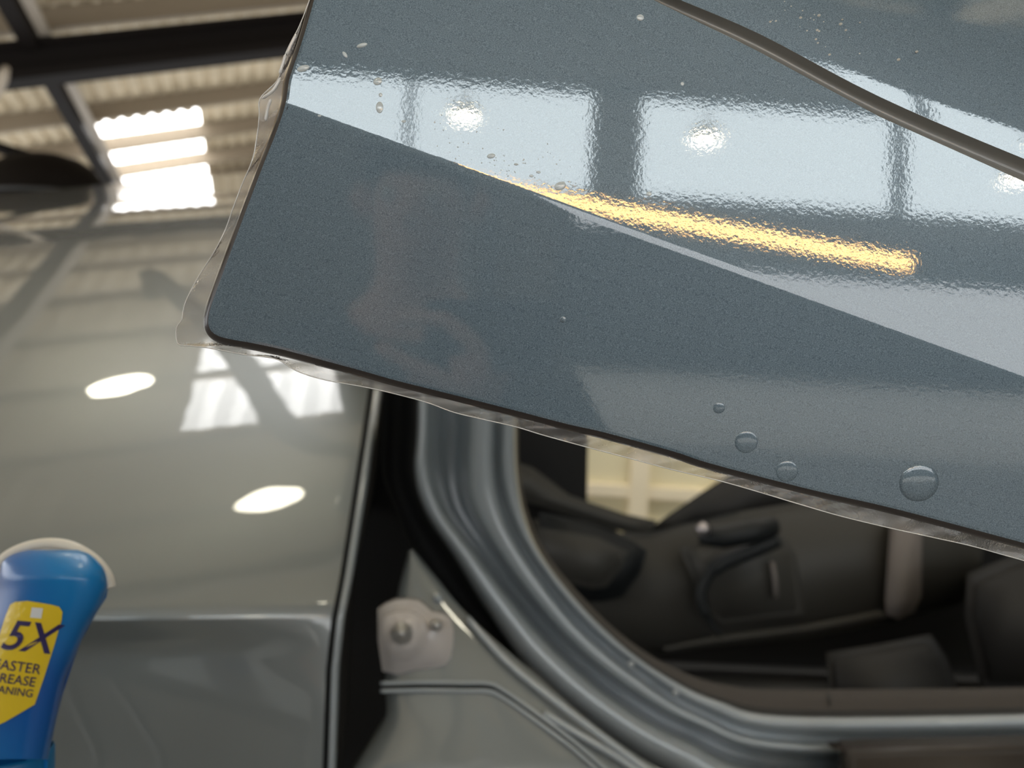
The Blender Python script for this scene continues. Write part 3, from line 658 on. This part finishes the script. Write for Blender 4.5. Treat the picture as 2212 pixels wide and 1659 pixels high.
# collar and trunk down to the trolley
def ring(v, uc, hw, dpt, n=24): return [I(uc + hw*math.cos(2*math.pi*k/n), v, BD) + Vector((0, .012 + dpt*math.sin(2*math.pi*k/n), 0)) for k in range(n)]
loft('collar', [ring(1636, 4, 80, .026), ring(1642, 4, 84, .028), ring(1700, 0, 86, .030), ring(1730, -4, 86, .032)], BLUE2, bot, True)
loft('bottle_base', [ring(1730, -4, 90, .035), ring(1900, -30, 112, .04), ring(2120, -60, 118, .042), ring(2150, -64, 110, .04), ring(2152, -64, 10, .004)], BLUE, bot, True)
# sticker laid over the front shell
def on_front(x, y):
    """sticker coordinates in pixels -> world, just above the shell"""
    i = min(len(br)-2, max(0, next((i for i in range(len(br)-1) if br[i+1][0] >= y), len(br)-2)))
    a, c = br[i], br[i+1]; f_ = max(0, min(1, (y-a[0])/max(c[0]-a[0], 1e-6)))
    l_, r_ = a[1]+(c[1]-a[1])*f_, a[2]+(c[2]-a[2])*f_; s = max(-.995, min(.995, (x-(l_+r_)/2)/((r_-l_)/2)))
    return s, y
def lift(x, y, e): s, h = on_front(x, y); p = bpt(h, math.asin(s)*2/math.pi, 1.0, e); return p
SO = [(33, 1300), (60, 1298), (110, 1306), (128, 1311), (135, 1322), (133, 1340), (118, 1392), (98, 1455), (75, 1522), (10, 1560), (-8, 1568), (-26, 1552), (-30, 1500), (-24, 1450), (-8, 1392), (12, 1330), (22, 1306)]
bm = bmesh.new(); vs = [bm.verts.new((x, y, 0)) for x, y in SO]; bm.faces.new(vs)
for q in range(-40, 150, 8):
    bmesh.ops.bisect_plane(bm, geom=bm.verts[:]+bm.edges[:]+bm.faces[:], plane_co=(q, 0, 0), plane_no=(1, 0, 0))
for q in range(1300, 1570, 12):
    bmesh.ops.bisect_plane(bm, geom=bm.verts[:]+bm.edges[:]+bm.faces[:], plane_co=(0, q, 0), plane_no=(0, 1, 0))
for q in bm.verts: q.co = lift(q.co.x, q.co.y, .0006)
me = bpy.data.meshes.new('sticker'); bm.to_mesh(me); bm.free()
sticker = link('sticker', me, YELL, bot); sticker['label'] = 'yellow pointed sticker'
def words(txt, x, y, size, ang, mt, name, bold=0.0, shear=0.25, ex=.0011, wid=1.0):
    cu_ = bpy.data.curves.new(name, 'FONT'); cu_.body = txt; cu_.size = size; cu_.shear = shear; cu_.offset = bold; cu_.resolution_u = 4; cu_.align_x = 'CENTER'
    to = bpy.data.objects.new(name, cu_); COL.objects.link(to)
    dg = bpy.context.evaluated_depsgraph_get(); me = bpy.data.meshes.new_from_object(to.evaluated_get(dg)); bpy.data.objects.remove(to)
    ca, sa = math.cos(ang), math.sin(ang)
    for q in me.vertices:
        X, Y = q.co.x*wid, q.co.y; q.co = lift(x + X*ca + Y*sa, y + X*sa - Y*ca, ex)
    return link(name, me, mt, sticker, False)
words('5X', 52, 1406, 92, .10, INK, 'lettering', 1.2, .42)
words('FASTER', 35, 1450, 31, .13, INK, 'lettering', .2, .1)
words('GREASE', 25, 1477, 29, .13, INK, 'lettering', .2, .1)
words('CLEANING', 12, 1499, 24, .13, INK, 'lettering', .2, .1)
bm = bmesh.new(); vs = [bm.verts.new(lift(x, y, .0009)) for x, y in ((69, 1312), (93, 1314), (89, 1336), (65, 1334))]; bm.faces.new(vs)
me = bpy.data.meshes.new('emblem'); bm.to_mesh(me); bm.free(); link('emblem', me, GREYP, sticker, False)

# trolley below the picture on which the bottle stands
tz = I(-64, 2152, BD).z - .0035
tro = empty('tool_trolley'); tag(tro, 'grey steel tool trolley under the blue bottle', 'trolley')
tx, ty = I(-64, 2152, BD).x, BD
box('tray', tx-.24, tx+.12, ty-.13, ty+.17, tz-.03, tz, METAL, tro, .004)
for sx in (tx-.22, tx+.10):
    for sy in (ty-.11, ty+.15): tube('leg', [(sx, sy, .0), (sx, sy, tz-.03)], .012, METAL, tro, 8)
box('shelf', tx-.24, tx+.12, ty-.13, ty+.17, .30, .32, METAL, tro, .004)

# ------------------------------------------------------------------ dark ducting under the roof, beyond the wing
hood = empty('extractor_hood'); tag(hood, 'black rounded extractor hood below the roof beside the skylight', 'extractor')
hc = I(95, 432, 9.2)
rows_ = [[hc + V_(rr*math.cos(k*math.pi/14), rr*.8*math.sin(k*math.pi/14), zz) for k in range(28)] for rr, zz in ((.72, -.30), (.70, .02), (.66, .18), (.56, .32), (.40, .43), (.20, .49), (.10, .50))]
loft('hood_dome', rows_, STEEL, hood, True)
tube('hood_rim', [hc + V_(.71*math.cos(k*math.pi/14), .57*math.sin(k*math.pi/14), .0) for k in range(29)], .022, MULL, hood, 8)
tube('duct', [hc + V_(-.1, 0, .45), hc + V_(-1.0, .1, .75), Vector((hc.x-1.6, hc.y+.2, roof_z(hc.x-1.6, hc.y+.2)-.02))], .07, STEEL, hood, 10)
pp = empty('hanging_pipe'); tag(pp, 'pale grey pipe end under the black beam at the picture edge', 'pipe')
tube('pipe_run', [I(u, v, 7.0) for u, v in cat_rom([(-160, 330), (-60, 270), (0, 190), (12, 150)], 4)] + [R_(-1.9, -1.6, -.78)], .035, MULL, pp, 10).data.materials[0] = STEEL_L

# cable looping under the roof, mirrored as a dark curved line on the wing
cab = empty('power_cable'); tag(cab, 'black cable looping under the roof, mirrored as a dark curve on the wing', 'cable')
tube('cable_run', cat_rom([(-3.6, 6.5, 5.7), (-3.42, 6.4, 5.0), (-3.34, 6.3, 4.8), (-2.2, 4.57, 4.8), (-1.5, 3.43, 4.8), (-.98, 2.54, 4.8), (-.70, 2.2, 4.8), (-.45, 2.04, 4.8), (.2, 1.95, 4.85), (1.2, 2.1, 5.1), (2.0, 2.3, 7.0)], 6), .09, STEEL, cab, 10)
tube('cable_hanger', [(-2.2, 4.57, 4.86), (-2.2, 4.57, roof_z(-2.2, 4.57)-.05)], .01, STEEL, cab, 6)

# ------------------------------------------------------------------ the photographer, mirrored in the panel
def skin_fig(name, verts, edges, radii, mt, parent, root=0, sub=2):
    me = bpy.data.meshes.new(name); me.from_pydata([tuple(v) for v in verts], edges, []); me.update()
    o = bpy.data.objects.new(name, me); COL.objects.link(o); o.parent = parent
    md = o.modifiers.new('skin', 'SKIN'); md.use_smooth_shade = True
    sv = me.skin_vertices[0].data
    for i, r in enumerate(radii): sv[i].radius = (r, r) if not isinstance(r, tuple) else r
    sv[root].use_root = True
    sm = o.modifiers.new('sub', 'SUBSURF'); sm.levels = sub; sm.render_levels = sub
    me.materials.append(mt); return o
PX = -.20
per = empty('person'); tag(per, 'person in grey shirt and dark trousers holding up a phone, mirrored faintly in the panel', 'person')
def Pn(x, y, z): return (x, y, z)
body = [(.02, -.50, .93), (.02, -.49, 1.12), (.02, -.48, 1.30), (.02, -.48, 1.42), (.02, -.46, 1.50), (.02, -.45, 1.60), (.02, -.44, 1.69),
        (-.17, -.47, 1.38), (-.26, -.36, 1.18), (-.17, -.12, 1.33), (.21, -.47, 1.38), (.29, -.36, 1.18), (.17, -.12, 1.36),
        (-.08, -.50, .88), (-.11, -.46, .48), (-.12, -.50, .08), (-.13, -.40, .04), (.12, -.50, .88), (.15, -.46, .48), (.16, -.50, .08), (.17, -.40, .04)]
body = [(x+PX if abs(y+.12) > .01 else x, y, z) for x, y, z in body]
body[11] = (.17, -.42, 1.12); body[12] = (.19, -.36, .90)
be = [(0,1),(1,2),(2,3),(3,4),(4,5),(5,6),(3,7),(7,8),(8,9),(3,10),(10,11),(11,12),(0,13),(13,14),(14,15),(15,16),(0,17),(17,18),(18,19),(19,20)]
brd = [(.15,.10),(.14,.10),(.16,.11),(.10,.08),.055,(.075,.09),(.07,.085),.055,.045,.028,.055,.045,.028,.085,.058,.042,.035,.085,.058,.042,.035]
skin_fig('body', body, be, brd, SKIN, per)
sh = [body[i] for i in (0,1,2,3,7,8,10,11)] + [(-.21, -.20, 1.29), (.187, -.38, .97)]
skin_fig('shirt', sh, [(0,1),(1,2),(2,3),(3,4),(4,5),(3,6),(6,7),(5,8),(7,9)], [(.165,.115),(.155,.112),(.175,.122),(.11,.09),.068,.056,.068,.056,.042,.042], SHIRT, per)
skin_fig('trousers', [body[i] for i in (0,13,14,15,17,18,19)], [(0,1),(1,2),(2,3),(0,4),(4,5),(5,6)], [(.16,.11),.10,.072,.058,.10,.072,.058], TROU, per)
for s in (-.13+PX, .165+PX): box('shoe', s-.05, s+.05, -.58, -.32, 0, .085, BLACK, per, .02)
bm = bmesh.new(); bmesh.ops.create_uvsphere(bm, u_segments=20, v_segments=12, radius=1)
for q in bm.verts: q.co = Vector((q.co.x*.088+.02+PX, q.co.y*.10-.465, q.co.z*.095+1.70))
bmesh.ops.delete(bm, geom=[q for q in bm.verts if q.co.z < 1.665 and q.co.y > -.45], context='VERTS')
me = bpy.data.meshes.new('hair'); bm.to_mesh(me); bm.free(); link('hair', me, HAIR, per)
# face: eyes, nose, mouth, ears
for s in (-1, 1):
    tube('eye', [(.02+PX+s*.032, -.368, 1.635), (.02+PX+s*.032, -.356, 1.635)], [.012, .006], WHITE, per, 10)
    tube('ear', [(.02+PX+s*.082, -.46, 1.60), (.02+PX+s*.092, -.465, 1.63), (.02+PX+s*.086, -.47, 1.65)], [.008, .016, .008], SKIN, per, 8)
tube('nose', [(.02+PX, -.36, 1.64), (.02+PX, -.342, 1.60), (.02+PX, -.358, 1.592)], [.006, .013, .008], SKIN, per, 8)
tube('mouth', [(-.005+PX, -.362, 1.562), (.02+PX, -.355, 1.558), (.045+PX, -.362, 1.562)], [.003, .007, .003], BLUE2, per, 8).data.materials[0] = SKIN
# phone, held level with its lens at the eye point
ph = empty('phone'); tag(ph, 'dark blue phone held level in one hand, mirrored in the panel', 'phone')
def pb(name, x0, x1, z0, z1, y0, y1, mt, parent, bev):
    return frame_box(name, W(x0, y0, z0), V_(x1-x0, 0, 0), V_(0, y1-y0, 0), V_(0, 0, z1-z0), mt, parent, bev)
pb('phone_case', -.104, .026, -.055, .018, -.016, -.008, PHONE, ph, .003)
tube('lens', [W(0, -.010, 0), W(0, -.0055, 0)], .006, BLACK, ph, 16)
tube('lens', [W(-.0, -.010, -.018), W(-.0, -.0055, -.018)], .006, BLACK, ph, 16)
# hands: palm plus five bent fingers each, on the ends of the phone
def finger(pts, r0, r1, par, name='finger'):
    P = cat_rom([tuple(p) for p in pts], 4); k = len(P)-1
    rr = [r0+(r1-r0)*i/k for i in range(k)] + [r1*.45]
    return tube(name, [W(*p) for p in P], rr, SKIN, par, 10)
def hand(s, x0, tips, wrist):
    tube('palm', [Vector(wrist), W(x0, -.06, -.085), W(x0, -.040, -.060), W(x0 + s*.004, -.032, -.030)], [.026, .034, .040, .030], SKIN, per, 14)
    for f_ in tips: finger(f_, .0095, .0075, per)
# left side of the picture: index finger bent over the top, thumb pointing along the bottom
hand(-1, -.060, [
    [(-.040, -.03, -.090), (-.042, -.004, -.062), (-.050, .004, -.030), (-.078, .006, -.004), (-.104, .004, .000), (-.134, .000, -.003)],
    [(-.055, -.03, -.100), (-.068, -.004, -.072), (-.092, .004, -.056), (-.120, .004, -.042), (-.150, .002, -.026)]], (-.17, -.12, 1.33))
for k, z in enumerate((-.062, -.074, -.086)):
    finger([(-.050, -.05, z-.01), (-.085, -.045, z), (-.110, -.036, z+.004), (-.118, -.022, z+.008)], .009, .007, per)
tube('palm', [Vector((.19, -.36, .90)), Vector((.192, -.352, .86)), Vector((.19, -.345, .82)), Vector((.188, -.34, .795))], [.026, .034, .040, .030], SKIN, per, 14)
for k in range(4):
    y = -.37 + k*.02
    tube('finger', [(.19, y, .81), (.188, y+.004, .77), (.182, y+.010, .74), (.174, y+.014, .722)], [.010, .0095, .0085, .004], SKIN, per, 10)
tube('thumb', [(.185, -.325, .85), (.172, -.305, .825), (.168, -.298, .79)], [.012, .010, .005], SKIN, per, 10)
